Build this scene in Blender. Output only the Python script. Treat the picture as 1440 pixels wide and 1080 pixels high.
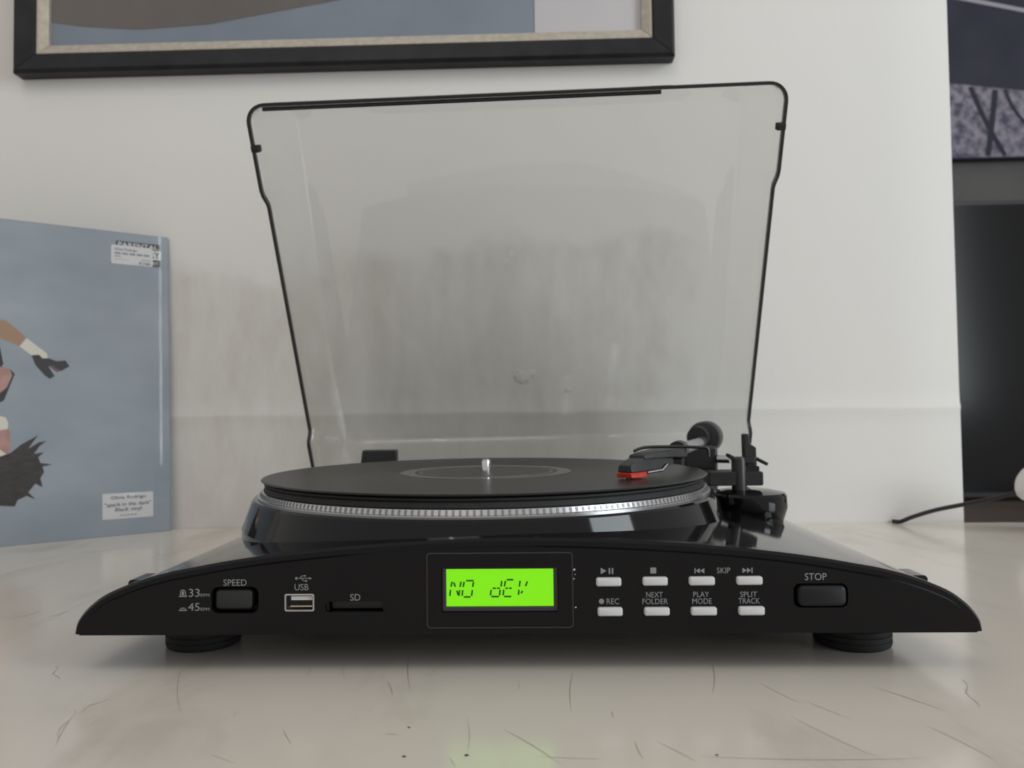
import bpy, bmesh, math, random
from math import radians, sin, cos, pi
from mathutils import Matrix, Vector
random.seed(4)
S = bpy.context.scene
for o in list(bpy.data.objects): bpy.data.objects.remove(o)
COL = S.collection

# ------------------------------------------------------------ camera
cam = bpy.data.cameras.new('camera'); camo = bpy.data.objects.new('camera', cam); COL.objects.link(camo)
cam.sensor_width = 36; cam.lens = 27.0; cam.clip_start = .01
camo.matrix_world = (Matrix.Translation((0, 0, .122)) @ Matrix.Rotation(radians(1.72), 4, 'Z')
                     @ Matrix.Rotation(radians(91.96), 4, 'X') @ Matrix.Rotation(radians(-.7), 4, 'Z'))
cam.dof.use_dof = True; cam.dof.focus_distance = .40; cam.dof.aperture_fstop = 13
S.camera = camo
# ------------------------------------------------------------ world, lamps, exposure
w = bpy.data.worlds.new('room_light'); S.world = w; w.use_nodes = True
w.node_tree.nodes['Background'].inputs[0].default_value = (.66, .64, .62, 1)
w.node_tree.nodes['Background'].inputs[1].default_value = .86
def area(name, loc, target, size, power, col, sy=None):
    l = bpy.data.lights.new(name, 'AREA'); l.energy = power; l.color = col; l.size = size
    if sy: l.shape = 'RECTANGLE'; l.size_y = sy
    o = bpy.data.objects.new(name, l); COL.objects.link(o); o.location = loc
    o.rotation_euler = (Vector(target) - Vector(loc)).to_track_quat('-Z', 'Y').to_euler(); return o
area('window_right_offscreen', (1.95, -.5, .85), (0.0, .75, .35), .8, 33, (.88, .96, 1.0), 1.5)
area('ceiling_lamp_offscreen', (-.45, -1.0, 2.15), (-.1, .6, .1), .9, 8, (1.0, .90, .80))
for k_, (lx, ly) in enumerate(((.25, -.9), (.55, -.9), (.85, -.9), (-.55, -1.3))):      # small ceiling downlights
    nm_ = 'ceiling_downlight_%d_offscreen' % (k_+1); pl = bpy.data.lights.new(nm_, 'POINT'); pl.energy = 1.6; pl.shadow_soft_size = .03; pl.color = (1, .97, .93)
    po = bpy.data.objects.new(nm_, pl); COL.objects.link(po); po.location = (lx, ly, 1.95)
S.view_settings.view_transform = 'Standard'; S.view_settings.look = 'None'
S.view_settings.gamma = 1; S.view_settings.use_curve_mapping = False
S.view_settings.exposure = -.24

# ------------------------------------------------------------ materials
def mat(name, col, rough=.5, metal=0, spec=.5, coat=0, emit=None, es=0):
    m = bpy.data.materials.new(name); m.use_nodes = True
    b = m.node_tree.nodes['Principled BSDF']
    b.inputs['Base Color'].default_value = (*col, 1); b.inputs['Roughness'].default_value = rough
    b.inputs['Metallic'].default_value = metal; b.inputs['Specular IOR Level'].default_value = spec
    b.inputs['Coat Weight'].default_value = coat; b.inputs['Coat Roughness'].default_value = .04
    if emit: b.inputs['Emission Color'].default_value = (*emit, 1); b.inputs['Emission Strength'].default_value = es
    return m
def nodes(m): return m.node_tree.nodes, m.node_tree.links, m.node_tree.nodes['Principled BSDF']
def N(m, t, **kw):
    n = m.node_tree.nodes.new(t)
    for k, v in kw.items():
        if hasattr(n, k): setattr(n, k, v)
        else: n.inputs[k.replace('_', ' ')].default_value = v
    return n
def grain(m, c1, c2, scale=20, detail=5, stretch=(1, 1, 1), lo=.35, hi=.65, bump=0, bscale=200):
    ns, ln, b = nodes(m)
    tc = N(m, 'ShaderNodeTexCoord'); mp = N(m, 'ShaderNodeMapping'); mp.inputs['Scale'].default_value = stretch
    ln.new(tc.outputs['Object'], mp.inputs[0])
    nz = N(m, 'ShaderNodeTexNoise', Scale=scale, Detail=detail); ln.new(mp.outputs[0], nz.inputs['Vector'])
    r = N(m, 'ShaderNodeValToRGB'); r.color_ramp.elements[0].position = lo; r.color_ramp.elements[1].position = hi
    r.color_ramp.elements[0].color = (*c1, 1); r.color_ramp.elements[1].color = (*c2, 1)
    ln.new(nz.outputs['Fac'], r.inputs[0]); ln.new(r.outputs[0], b.inputs['Base Color'])
    if bump:
        n2 = N(m, 'ShaderNodeTexNoise', Scale=bscale, Detail=4); ln.new(mp.outputs[0], n2.inputs['Vector'])
        bp = N(m, 'ShaderNodeBump', Strength=bump, Distance=.001); ln.new(n2.outputs['Fac'], bp.inputs['Height']); ln.new(bp.outputs[0], b.inputs['Normal'])
    return m
def clear(name, tint, rough, ior=1.49, gl=1.0):
    m = bpy.data.materials.new(name); m.use_nodes = True; nt = m.node_tree; nt.nodes.clear()
    out = nt.nodes.new('ShaderNodeOutputMaterial'); mix = nt.nodes.new('ShaderNodeMixShader')
    t = nt.nodes.new('ShaderNodeBsdfTransparent'); t.inputs[0].default_value = (*tint, 1)
    g = nt.nodes.new('ShaderNodeBsdfGlossy'); g.inputs['Roughness'].default_value = rough; g.inputs[0].default_value = (gl, gl, gl, 1)
    lw = nt.nodes.new('ShaderNodeLayerWeight'); lw.inputs[0].default_value = .5
    pw = nt.nodes.new('ShaderNodeMath'); pw.operation = 'POWER'; pw.inputs[1].default_value = 5; nt.links.new(lw.outputs['Facing'], pw.inputs[0])
    f0 = ((ior-1)/(ior+1))**2
    f = nt.nodes.new('ShaderNodeMath'); f.operation = 'MULTIPLY_ADD'; f.inputs[1].default_value = 1-f0; f.inputs[2].default_value = f0; nt.links.new(pw.outputs[0], f.inputs[0])
    nt.links.new(f.outputs[0], mix.inputs[0]); nt.links.new(t.outputs[0], mix.inputs[1]); nt.links.new(g.outputs[0], mix.inputs[2])
    nt.links.new(mix.outputs[0], out.inputs[0]); return m

M = {}
M['gloss'] = mat('gloss_black_plastic', (.004, .004, .005), .06, spec=.38)
M['panel'] = mat('panel_black_plastic', (.004, .004, .005), .12, spec=.25)
M['satin'] = grain(mat('satin_black_plastic', (.012, .012, .013), .38), (.010, .010, .011), (.016, .016, .017), 90)
M['soft'] = grain(mat('charcoal_plastic', (.03, .032, .034), .42), (.024, .026, .028), (.034, .036, .038), 120)
M['rubber'] = grain(mat('black_rubber', (.01, .01, .01), .7), (.008, .008, .009), (.014, .014, .014), 150, bump=.2)
M['void'] = mat('dark_chip_dirt', (.012, .011, .010), .6)
M['silver'] = mat('brushed_silver', (.62, .63, .64), .25, 1)
M['steel'] = mat('polished_steel', (.75, .75, .74), .12, 1)
M['tubegrey'] = mat('silver_grey_paint', (.32, .33, .34), .32, .4)
M['brass'] = mat('gold_contact', (.75, .68, .5), .3, 1)
M['ink'] = mat('grey_print', (.24, .25, .26), .5)
M['red'] = grain(mat('red_plastic', (.55, .035, .02), .35), (.50, .03, .018), (.62, .045, .025), 300)
M['button'] = mat('pale_grey_button', (.60, .61, .61), .32)
M['bezel'] = mat('screen_bezel', (.035, .032, .045), .35)
M['lcd'] = mat('green_backlit_screen', (.01, .03, .0), .4, emit=(.24, .92, .0), es=1.0)
M['seg'] = mat('screen_segment', (.0, .03, .0), .5, emit=(.0, .06, .0), es=.5)
M['dot'] = mat('strobe_dot_grey', (.24, .24, .25), .35, .7)
M['lid'] = clear('smoked_acrylic', (.90, .90, .895), .02)
M['lidedge'] = mat('smoked_acrylic_edge', (.010, .010, .011), .15)
M['glass'] = clear('picture_glass', (.98, .98, .98), .01)
M['wrap'] = clear('shrink_wrap', (.97, .97, .97), .15, 1.40)
# wall paint: off-white, grey-brown dirt smears where the plaster was rubbed, tiny pits
m = M['wall'] = mat('painted_plaster', (.74, .74, .72), .75, spec=.25)
ns, ln, b = nodes(m)
tc = N(m, 'ShaderNodeNewGeometry')
n1 = N(m, 'ShaderNodeTexNoise', Scale=3.2, Detail=8, Roughness=.62); ln.new(tc.outputs['Position'], n1.inputs['Vector'])
n2 = N(m, 'ShaderNodeTexNoise', Scale=14, Detail=10, Roughness=.7); mp = N(m, 'ShaderNodeMapping'); mp.inputs['Scale'].default_value = (1.6, 1, .6)
ln.new(tc.outputs['Position'], mp.inputs[0]); ln.new(mp.outputs[0], n2.inputs['Vector'])
sx = N(m, 'ShaderNodeSeparateXYZ'); ln.new(tc.outputs['Position'], sx.inputs[0])
# rubbed dirt: blotchy smears in a patch with a ragged outline
nz = N(m, 'ShaderNodeMath', operation='MULTIPLY'); ln.new(n1.outputs['Fac'], nz.inputs[0]); nz.inputs[1].default_value = .22
zz = N(m, 'ShaderNodeMath', operation='ADD'); ln.new(sx.outputs['Z'], zz.inputs[0]); ln.new(nz.outputs[0], zz.inputs[1])
mz = N(m, 'ShaderNodeMapRange', interpolation_type='SMOOTHSTEP'); mz.inputs['From Min'].default_value = .42; mz.inputs['From Max'].default_value = .39
ln.new(zz.outputs[0], mz.inputs['Value'])
mx = N(m, 'ShaderNodeMapRange', interpolation_type='SMOOTHSTEP'); mx.inputs['From Min'].default_value = .47; mx.inputs['From Max'].default_value = .40
xx = N(m, 'ShaderNodeMath', operation='MULTIPLY_ADD'); ln.new(n1.outputs['Fac'], xx.inputs[0]); xx.inputs[1].default_value = .6; ln.new(sx.outputs['X'], xx.inputs[2])
ln.new(xx.outputs[0], mx.inputs['Value'])
mm = N(m, 'ShaderNodeMath', operation='MULTIPLY'); ln.new(mz.outputs[0], mm.inputs[0]); ln.new(mx.outputs[0], mm.inputs[1])
r2 = N(m, 'ShaderNodeMapRange'); r2.inputs['From Min'].default_value = .30; r2.inputs['From Max'].default_value = .68; r2.inputs['To Min'].default_value = 0
ln.new(n2.outputs['Fac'], r2.inputs['Value'])
m3 = N(m, 'ShaderNodeMath', operation='MULTIPLY'); ln.new(mm.outputs[0], m3.inputs[0]); ln.new(r2.outputs[0], m3.inputs[1])
mix = N(m, 'ShaderNodeMix', data_type='RGBA'); mix.inputs[6].default_value = (.73, .72, .70, 1); mix.inputs[7].default_value = (.60, .58, .545, 1)
ln.new(m3.outputs[0], mix.inputs[0]); ln.new(mix.outputs[2], b.inputs['Base Color'])
bp = N(m, 'ShaderNodeBump', Strength=.35, Distance=.0015); ln.new(n2.outputs['Fac'], bp.inputs['Height']); ln.new(bp.outputs[0], b.inputs['Normal'])
# table: glossy off-white laminate with rubbed grey smears
m = M['table'] = mat('glossy_laminate', (.55, .50, .45), .13, spec=.55)
ns, ln, b = nodes(m)
tc = N(m, 'ShaderNodeTexCoord'); mp = N(m, 'ShaderNodeMapping'); mp.inputs['Scale'].default_value = (7, 3, 1); mp.inputs['Rotation'].default_value = (0, 0, .45)
ln.new(tc.outputs['Object'], mp.inputs[0])
n1 = N(m, 'ShaderNodeTexNoise', Scale=2.2, Detail=7, Roughness=.6, Distortion=.6); ln.new(mp.outputs[0], n1.inputs['Vector'])
r = N(m, 'ShaderNodeValToRGB'); e = r.color_ramp.elements
e[0].position = .27; e[0].color = (.57, .515, .455, 1); e[1].position = .46; e[1].color = (.68, .63, .56, 1)
x = r.color_ramp.elements.new(.75); x.color = (.70, .65, .58, 1)
ln.new(n1.outputs['Fac'], r.inputs[0]); ln.new(r.outputs[0], b.inputs['Base Color'])
n3 = N(m, 'ShaderNodeTexNoise', Scale=9, Detail=5); ln.new(mp.outputs[0], n3.inputs['Vector'])
rr = N(m, 'ShaderNodeMapRange'); rr.inputs['To Min'].default_value = .10; rr.inputs['To Max'].default_value = .22
ln.new(n3.outputs['Fac'], rr.inputs['Value']); ln.new(rr.outputs[0], b.inputs['Roughness'])
M['scratch'] = mat('scratch_mark', (.34, .29, .25), .5)
M['scuff'] = grain(mat('scuff_mark', (.42, .37, .32), .4), (.42, .37, .325), (.54, .49, .435), 400)
M['stopbtn'] = mat('black_button', (.010, .010, .012), .42, spec=.3)
M['speedbtn'] = mat('charcoal_button', (.020, .021, .022), .42, spec=.4)
M['trim'] = mat('dark_trim', (.03, .03, .034), .25)
M['tableedge'] = mat('table_leg_paint', (.5, .48, .45), .4)
M['floor'] = grain(mat('dark_floor', (.08, .06, .05), .4), (.06, .048, .04), (.10, .08, .065), 12)
M['farwall'] = grain(mat('grey_wall_paint', (.10, .10, .10), .8), (.115, .112, .11), (.135, .132, .13), 6)
M['wood'] = grain(mat('brown_wood', (.10, .07, .05), .45), (.075, .058, .046), (.11, .085, .066), 9, stretch=(1, 8, 8))
M['tv'] = mat('black_screen', (.004, .0045, .006), .16, spec=.3)
M['tvframe'] = mat('black_frame', (.008, .008, .01), .4)
M['navy'] = grain(mat('canvas_navy', (.02, .024, .045), .8), (.028, .031, .052), (.040, .043, .066), 9)
M['mottle'] = grain(mat('canvas_mottled_lilac', (.2, .19, .25), .8), (.09, .085, .13), (.33, .31, .38), 38, 6, lo=.38, hi=.62)
M['canvasline'] = mat('canvas_dark_line', (.03, .03, .05), .8)
M['canvaspale'] = mat('canvas_pale_line', (.42, .41, .48), .8)
M['frame'] = grain(mat('black_frame_wood', (.012, .012, .014), .42, spec=.25), (.011, .011, .013), (.018, .018, .021), 40, stretch=(1, 1, 1), bump=.15)
M['liner'] = grain(mat('champagne_liner', (.45, .40, .33), .45, .25), (.41, .37, .31), (.50, .455, .385), 160, bump=.08)
M['pbrown'] = grain(mat('picture_brown', (.11, .092, .08), .6), (.095, .080, .072), (.125, .105, .092), 8)
M['pblue'] = grain(mat('print_blue', (.19, .24, .30), .6), (.17, .215, .27), (.23, .28, .345), 5)
M['ppale'] = grain(mat('picture_pale', (.55, .54, .57), .6), (.52, .51, .54), (.60, .58, .60), 5)
M['sky'] = grain(mat('sleeve_print_sky', (.22, .27, .33), .55), (.25, .295, .345), (.33, .375, .425), 7, 6, stretch=(1, 1, 2.2))
M['card'] = mat('sleeve_card', (.16, .18, .21), .6)
M['skin'] = mat('print_tan', (.36, .22, .14), .6)
M['cream'] = mat('print_cream', (.66, .63, .56), .6)
M['pblack'] = mat('print_black', (.012, .012, .016), .5)
M['ppink'] = grain(mat('print_pink', (.40, .22, .20), .6), (.34, .18, .165), (.46, .27, .24), 60)
M['psole'] = mat('print_brown_sole', (.13, .07, .06), .6)
M['phair'] = grain(mat('print_dark_hair', (.02, .016, .016), .6), (.014, .012, .012), (.034, .026, .025), 90, stretch=(1, 1, 3))
M['paper'] = mat('white_paper', (.62, .63, .64), .5)
M['papertext'] = mat('label_print', (.06, .06, .07), .6)
M['cable'] = mat('black_cable', (.016, .016, .017), .45)
M['white'] = grain(mat('white_plastic', (.75, .74, .72), .4), (.72, .71, .69), (.78, .77, .75), 30)
# record vinyl: fine concentric grooves
m = M['vinyl'] = mat('vinyl', (.008, .008, .009), .34, spec=.3)
ns, ln, b = nodes(m)
tc = N(m, 'ShaderNodeTexCoord'); wv = N(m, 'ShaderNodeTexWave', wave_type='RINGS', rings_direction='Z', Scale=240, Distortion=0)
ln.new(tc.outputs['Object'], wv.inputs['Vector'])
bp = N(m, 'ShaderNodeBump', Strength=.12, Distance=.0004); ln.new(wv.outputs['Fac'], bp.inputs['Height']); ln.new(bp.outputs[0], b.inputs['Normal'])
M['wax'] = mat('vinyl_runout', (.02, .02, .021), .17)
M['label'] = grain(mat('record_label_paper', (.03, .03, .03), .45), (.022, .022, .022), (.04, .04, .04), 60)
M['labelring'] = mat('record_label_ring', (.16, .155, .14), .4)

# ------------------------------------------------------------ mesh helpers (all coordinates in metres, world space)
def wloc(o):
    p = Vector((0, 0, 0))
    while o is not None: p += Vector(o.location); o = o.parent
    return p
def obj(name, bm, m, parent=None, smooth=False, bevel=0, angle=35):
    """link ONE mesh object; bm is in world space, moved into the parent's space"""
    off = wloc(parent)
    bmesh.ops.remove_doubles(bm, verts=bm.verts, dist=1e-6)
    bmesh.ops.recalc_face_normals(bm, faces=bm.faces)
    c = Vector((0, 0, 0))
    if parent is None:
        xs = [v.co for v in bm.verts]
        c = Vector(((min(v.x for v in xs)+max(v.x for v in xs))/2, (min(v.y for v in xs)+max(v.y for v in xs))/2, min(v.z for v in xs)))
    bm.transform(Matrix.Translation(-off - c))
    me = bpy.data.meshes.new(name); bm.to_mesh(me); bm.free()
    o = bpy.data.objects.new(name, me); COL.objects.link(o); me.materials.append(M[m])
    o.parent = parent
    if parent is None: o.location = c
    if smooth:
        me.polygons.foreach_set('use_smooth', [True]*len(me.polygons))
        me.set_sharp_from_angle(angle=radians(angle))
    if bevel:
        bv = o.modifiers.new('bevel', 'BEVEL'); bv.width = bevel; bv.segments = 2; bv.limit_method = 'ANGLE'; bv.angle_limit = radians(40)
    return o
def tag(o, label, cat, group=None, kind=None):
    o['label'] = label; o['category'] = cat
    if group: o['group'] = group
    if kind: o['kind'] = kind
    return o
def struct(o, label=None, cat=None):
    o['kind'] = 'structure'
    if label: o['label'] = label
    if cat: o['category'] = cat
    return o
def empty(name, loc):
    o = bpy.data.objects.new(name, None); COL.objects.link(o); o.location = loc; o.empty_display_size = .02; return o
def NB(): return bmesh.new()
def box(bm, x0, x1, y0, y1, z0, z1, mtx=None):
    vs = [bm.verts.new((x, y, z)) for x in (x0, x1) for y in (y0, y1) for z in (z0, z1)]
    for f in ((0,1,3,2),(4,6,7,5),(0,4,5,1),(2,3,7,6),(0,2,6,4),(1,5,7,3)): bm.faces.new([vs[i] for i in f])
    if mtx: bmesh.ops.transform(bm, matrix=mtx, verts=vs)
    return bm
def B(*a, **k): return box(NB(), *a, **k)
def loft(bm, loops, cap0=True, cap1=True, closed=True):
    R = [[bm.verts.new(p) for p in l] for l in loops]
    n = len(R[0])
    for a, c in zip(R, R[1:]):
        for i in range(n if closed else n-1):
            j = (i+1) % n
            bm.faces.new((a[i], a[j], c[j], c[i]))
    if cap0: bm.faces.new(R[0][::-1])
    if cap1: bm.faces.new(R[-1])
    return bm
def lathe(prof, c=(0, 0), seg=96, capb=True, capt=True, bm=None):
    """prof: list of (r, z) from bottom to top"""
    return loft(bm or NB(), [[(c[0]+r*cos(2*pi*i/seg), c[1]+r*sin(2*pi*i/seg), z) for i in range(seg)] for r, z in prof], capb, capt)
def ring(prof, c, seg=128):
    """closed cross-section (r, z) swept round"""
    L = [[(c[0]+r*cos(2*pi*i/seg), c[1]+r*sin(2*pi*i/seg), z) for i in range(seg)] for r, z in prof]
    return loft(NB(), L+[L[0]], False, False)
def prism(poly, y0, y1, bm=None):
    """poly in (x, z), extruded along y"""
    return loft(bm or NB(), [[(x, y0, z) for x, z in poly], [(x, y1, z) for x, z in poly]])
def rrect(x0, x1, z0, z1, r, n=4):
    P = []
    for cx, cz, a in ((x1-r, z0+r, -90), (x1-r, z1-r, 0), (x0+r, z1-r, 90), (x0+r, z0+r, 180)):
        for k in range(n+1):
            t = radians(a+90*k/n); P.append((cx+r*cos(t), cz+r*sin(t)))
    return P
def frame_axes(d):
    d = Vector(d).normalized(); up = Vector((0, 0, 1)) if abs(d.z) < .95 else Vector((1, 0, 0))
    a = d.cross(up).normalized(); return a, a.cross(d).normalized(), d
def tube(path, rad, seg=12, bm=None, sx=1, sz=1):
    path = [Vector(p) for p in path]; L = []
    rad = rad if isinstance(rad, (list, tuple)) else [rad]*len(path)
    for i, p in enumerate(path):
        d = path[min(i+1, len(path)-1)] - path[max(i-1, 0)]
        a, u, _ = frame_axes(d)
        L.append([p + a*cos(2*pi*k/seg)*rad[i]*sx + u*sin(2*pi*k/seg)*rad[i]*sz for k in range(seg)])
    return loft(bm or NB(), L)
def smoothpath(P, n=8):
    P = [Vector(p) for p in P]; out = []
    for i in range(len(P)-1):
        p0, p1, p2, p3 = P[max(i-1, 0)], P[i], P[i+1], P[min(i+2, len(P)-1)]
        for k in range(n):
            t = k/n
            out.append(.5*((2*p1)+(p2-p0)*t+(2*p0-5*p1+4*p2-p3)*t*t+(3*p1-p0-3*p2+p3)*t**3))
    return out+[P[-1]]
def cut(bm, cutters):
    """boolean difference evaluated here; returns a new bmesh"""
    def tmp(b_):
        bmesh.ops.recalc_face_normals(b_, faces=b_.faces)
        me = bpy.data.meshes.new('t'); b_.to_mesh(me); b_.free(); o = bpy.data.objects.new('t', me); COL.objects.link(o); return o
    base = tmp(bm); cs = [tmp(c) for c in cutters]
    for c in cs:
        md = base.modifiers.new('b', 'BOOLEAN'); md.operation = 'DIFFERENCE'; md.solver = 'EXACT'; md.object = c
    dg = bpy.context.evaluated_depsgraph_get(); dg.update()
    me = bpy.data.meshes.new_from_object(base.evaluated_get(dg)); r = NB(); r.from_mesh(me)
    for o in [base]+cs: bpy.data.objects.remove(o)
    return r
def text_bm(s, bold=0):
    cu = bpy.data.curves.new('t', 'FONT'); cu.body = s; cu.align_x = 'LEFT'; cu.resolution_u = 3; cu.offset = bold
    o = bpy.data.objects.new('t', cu); COL.objects.link(o)
    dg = bpy.context.evaluated_depsgraph_get(); dg.update()
    me = bpy.data.meshes.new_from_object(o.evaluated_get(dg)); r = NB(); r.from_mesh(me)
    bpy.data.objects.remove(o); return r
def text_fit(s, x0, x1, z0, z1, to3d, bm=None, bold=0):
    """lettering stretched into a rectangle of a plane; to3d maps plane (a, b) to world"""
    t = text_bm(s, bold); xs = [v.co.x for v in t.verts]; ys = [v.co.y for v in t.verts]
    ax, bx, ay, by = min(xs), max(xs), min(ys), max(ys)
    for v in t.verts:
        v.co = to3d(x0+(v.co.x-ax)/(bx-ax)*(x1-x0), z0+(v.co.y-ay)/(by-ay)*(z1-z0))
    if bm is None: return t
    me = bpy.data.meshes.new('x'); t.to_mesh(me); t.free(); bm.from_mesh(me); return bm
def flat(polys, to3d):
    bm = NB()
    for P in polys: bm.faces.new([bm.verts.new(to3d(a, b_)) for a, b_ in P])
    bmesh.ops.triangulate(bm, faces=bm.faces); return bm

# ------------------------------------------------------------ setting
WY = .816                                     # painted wall face
def wall_profile():                           # (y, z) of the plaster face: thicker foot below a ragged ridge
    P = [(WY, -.75), (WY-.0012, .02), (WY-.0010, .100), (WY-.0012, .115), (WY-.0022, .1185), (WY-.0020, .1215), (WY-.0006, .1255), (WY, .140), (WY, 1.75)]
    return P
bm = NB(); L = []
for i in range(61):
    x = -1.6 + (2.046)*i/60
    wob = .0006*sin(i*1.7)+.0005*sin(i*.61)
    edge = 0.006 if i == 60 else 0            # worn, rounded end of the wall
    L.append([(x, y+edge+(wob*.6 if .11 < z < .13 else 0), z+(wob if .11 < z < .13 else 0)) for y, z in wall_profile()]
             + [(x, WY+.12, 1.75), (x, WY+.12, -.75)])
loft(bm, L)
wallo = struct(obj('wall_back', bm, 'wall', smooth=True, angle=50), 'off-white painted plaster wall with grey smears behind the record player', 'wall')
# plaster lumps and a vertical settlement crack belong to the wall
for (px, pz, r) in ((-.013, .157, .009), (-.005, .161, .006), (.035, .143, .003)):
    bm = NB(); bmesh.ops.create_icosphere(bm, subdivisions=3, radius=r)
    for v in bm.verts:
        n = 1+.25*sin(v.co.x*900+pz*50)*sin(v.co.z*700)
        v.co = Vector((v.co.x*n, v.co.y*.10, v.co.z*.75*n)) + Vector((px, WY-.0004, pz))
    obj('plaster_lump', bm, 'wall', wallo, smooth=True)
struct(obj('floor', B(-1.6, 2.8, -1.6, 2.45, -.77, -.75), 'floor'), 'dark floor under the table', 'floor')
struct(obj('wall_far', B(.30, 2.8, 2.32, 2.42, -.75, 1.9), 'farwall'), 'dark grey wall behind the television', 'wall')

# ------------------------------------------------------------ table
T = tag(empty('table', (-.3, .15, -.75)), 'glossy off-white scratched table under the record player', 'table')
P = [(-1.15, -.55), (.56, -.55)]
for k in range(9):
    t = radians(90*k/8); P.append((.56-.075+.075*cos(t), .8145-.075+.075*sin(t)))
P += [(-1.15, .8145)]
obj('table_top', loft(NB(), [[(x, y, -.03) for x, y in P], [(x, y, -.0015) for x, y in P], [(x*.9995, y*.9985, 0) for x, y in P]]), 'table', T)
for lx, ly in ((-1.05, -.45), (.44, -.45), (-1.05, .70), (.44, .70)):
    obj('leg', B(lx, lx+.06, ly, ly+.06, -.75, -.03), 'tableedge', T, bevel=.004)
SC = [(-0.172,0.370,-0.145,0.312),(-0.109,0.370,-0.107,0.358),(-0.094,0.372,-0.089,0.353),(-0.069,0.351,-0.063,0.333),(-0.065,0.391,-0.056,0.338),(-0.099,0.298,-0.091,0.284),(-0.124,0.316,-0.123,0.310),(-0.029,0.309,-0.026,0.278),(-0.014,0.298,0.007,0.269),(0.016,0.362,0.013,0.316),(-0.009,0.348,-0.009,0.340),(0.029,0.316,0.029,0.309),(0.035,0.288,0.036,0.273),(0.043,0.287,0.054,0.271),(0.099,0.311,0.118,0.273),(0.098,0.348,0.108,0.323),(0.083,0.377,0.074,0.335),(0.110,0.327,0.122,0.307),(0.145,0.343,0.162,0.316),(0.147,0.302,0.156,0.272),(-0.059,0.294,-0.053,0.293),(-0.189,0.309,-0.181,0.287),(-0.316,0.459,-0.310,0.475),(-0.296,0.462,-0.293,0.475),(-0.120,0.277,-0.106,0.269),(-0.032,0.274,-0.029,0.267),(-0.002,0.275,0.022,0.273),(0.056,0.275,0.133,0.274)]
for ax, ay, bx, by in SC:
    d = Vector((bx-ax, by-ay, 0)); n = Vector((-d.y, d.x, 0)).normalized(); wd = random.uniform(.00005, .00013); bend = random.uniform(-.04, .04)*d.length
    bm = NB(); A_, C_ = [], []
    for k in range(7):
        t = k/6; p = Vector((ax, ay, .0001))+d*t+n*bend*4*t*(1-t); ww = wd*(.25+sin(pi*t))
        A_.append(bm.verts.new(p+n*ww)); C_.append(bm.verts.new(p-n*ww))
    for k in range(6): bm.faces.new((A_[k], A_[k+1], C_[k+1], C_[k]))
    obj('scratch', bm, 'scratch', T)
for ax, ay, bx, by, wd in ((-.193, .318, -.179, .280, .0007), (-.186, .330, -.190, .314, .0012), (-.318, .456, -.309, .477, .0012), (-.297, .461, -.292, .476, .0009), (-.236, .372, -.222, .352, .0010), (.188, .352, .176, .318, .0010)):
    d = Vector((bx-ax, by-ay, 0)); n = Vector((-d.y, d.x, 0)).normalized(); bm = NB(); A_, C_ = [], []
    for k in range(9):
        t = k/8; p = Vector((ax, ay, .00008))+d*t+n*.0012*sin(9*t); ww = wd*sin(pi*(.05+.9*t))*(.6+.4*sin(k*2.3))
        A_.append(bm.verts.new(p+n*ww*.5)); C_.append(bm.verts.new(p-n*ww*.5))
    for k in range(8): bm.faces.new((A_[k], A_[k+1], C_[k+1], C_[k]))
    obj('scuff_mark', bm, 'scuff', T)
for cx, cy, r in ((-.0481, .2748, .0008), (-.0260, .2759, .0009), (-.0505, .2997, .0006), (.0621, .2762, .0006)):
    obj('chip', lathe([(r, .00002), (r*.7, .00015)], (cx, cy), 9), 'void', T)

# ------------------------------------------------------------ record player
FY = .357; CX = -.0082; ZB = .0191; HW = .2107; K = .000327
TT = tag(empty('turntable', (CX, .53, 0)), 'glossy black record player with raised smoked lid and green display', 'record player')
def FX(px): return CX+(px-743.5)*K
def FZ(py, px=743.5): return ZB+(889-(py+(px-744)*4/1288))*.00033
prof = [(0, 0), (3, 14), (12, 28), (25, 41), (48, 56.5), (92, 74), (136, 86), (168, 92), (225, 102), (301, 112), (400, 121.5), (500, 127.8), (580, 131), (643, 132)]
def archz(u):
    for (a, h), (c, g) in zip(prof, prof[1:]):
        if a <= u <= c: return h+(g-h)*(u-a)/(c-a)
    return 132
def catm(P, n=4):
    return [(p.x, p.y) for p in smoothpath([(a, c, 0) for a, c in P], n)]
half = catm(prof, 4)
left = [(CX-HW+a*K, ZB+h*.00033) for a, h in half]
arch = left + [(2*CX-x, z) for x, z in left[::-1][1:]]              # left tip -> crest -> right tip
def deck_z(x): return ZB+archz((HW-abs(x-CX))/K)*.00033
def inset(P, d):
    out = []
    for i, (x, z) in enumerate(P):
        a = P[max(i-1, 0)]; c = P[min(i+1, len(P)-1)]
        tx, tz = c[0]-a[0], c[1]-a[1]; l = math.hypot(tx, tz)
        out.append((x+tz/l*d, max(z-tx/l*d, ZB)))
    return out
def panel_solid():
    o1, i1, i2 = arch, inset(arch, .0012), inset(arch, .0034)
    return loft(NB(), [[(x, y, z) for x, z in P_] for P_, y in ((o1, FY+.009), (o1, FY+.0035), (i1, FY+.0018), (i2, FY+.0016), (inset(arch, .0040), FY))])
def cbox(px0, px1, py0, py1, r=.001, y1=.0075, y0=-.003):
    pm = (px0+px1)/2
    return prism(rrect(FX(px0), FX(px1), FZ(py1, pm), FZ(py0, pm), r), FY+y0, FY+y1)
BT = [(850.5, 885.8, 811, 823), (915.5, 950.5, 810.2, 822.2), (980, 1016, 810, 822), (1046, 1082, 809.7, 821.5),
      (852, 887, 852, 864), (917, 952.5, 852, 863.5), (982, 1018, 851.7, 863.2), (1048, 1084, 851, 863)]
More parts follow.
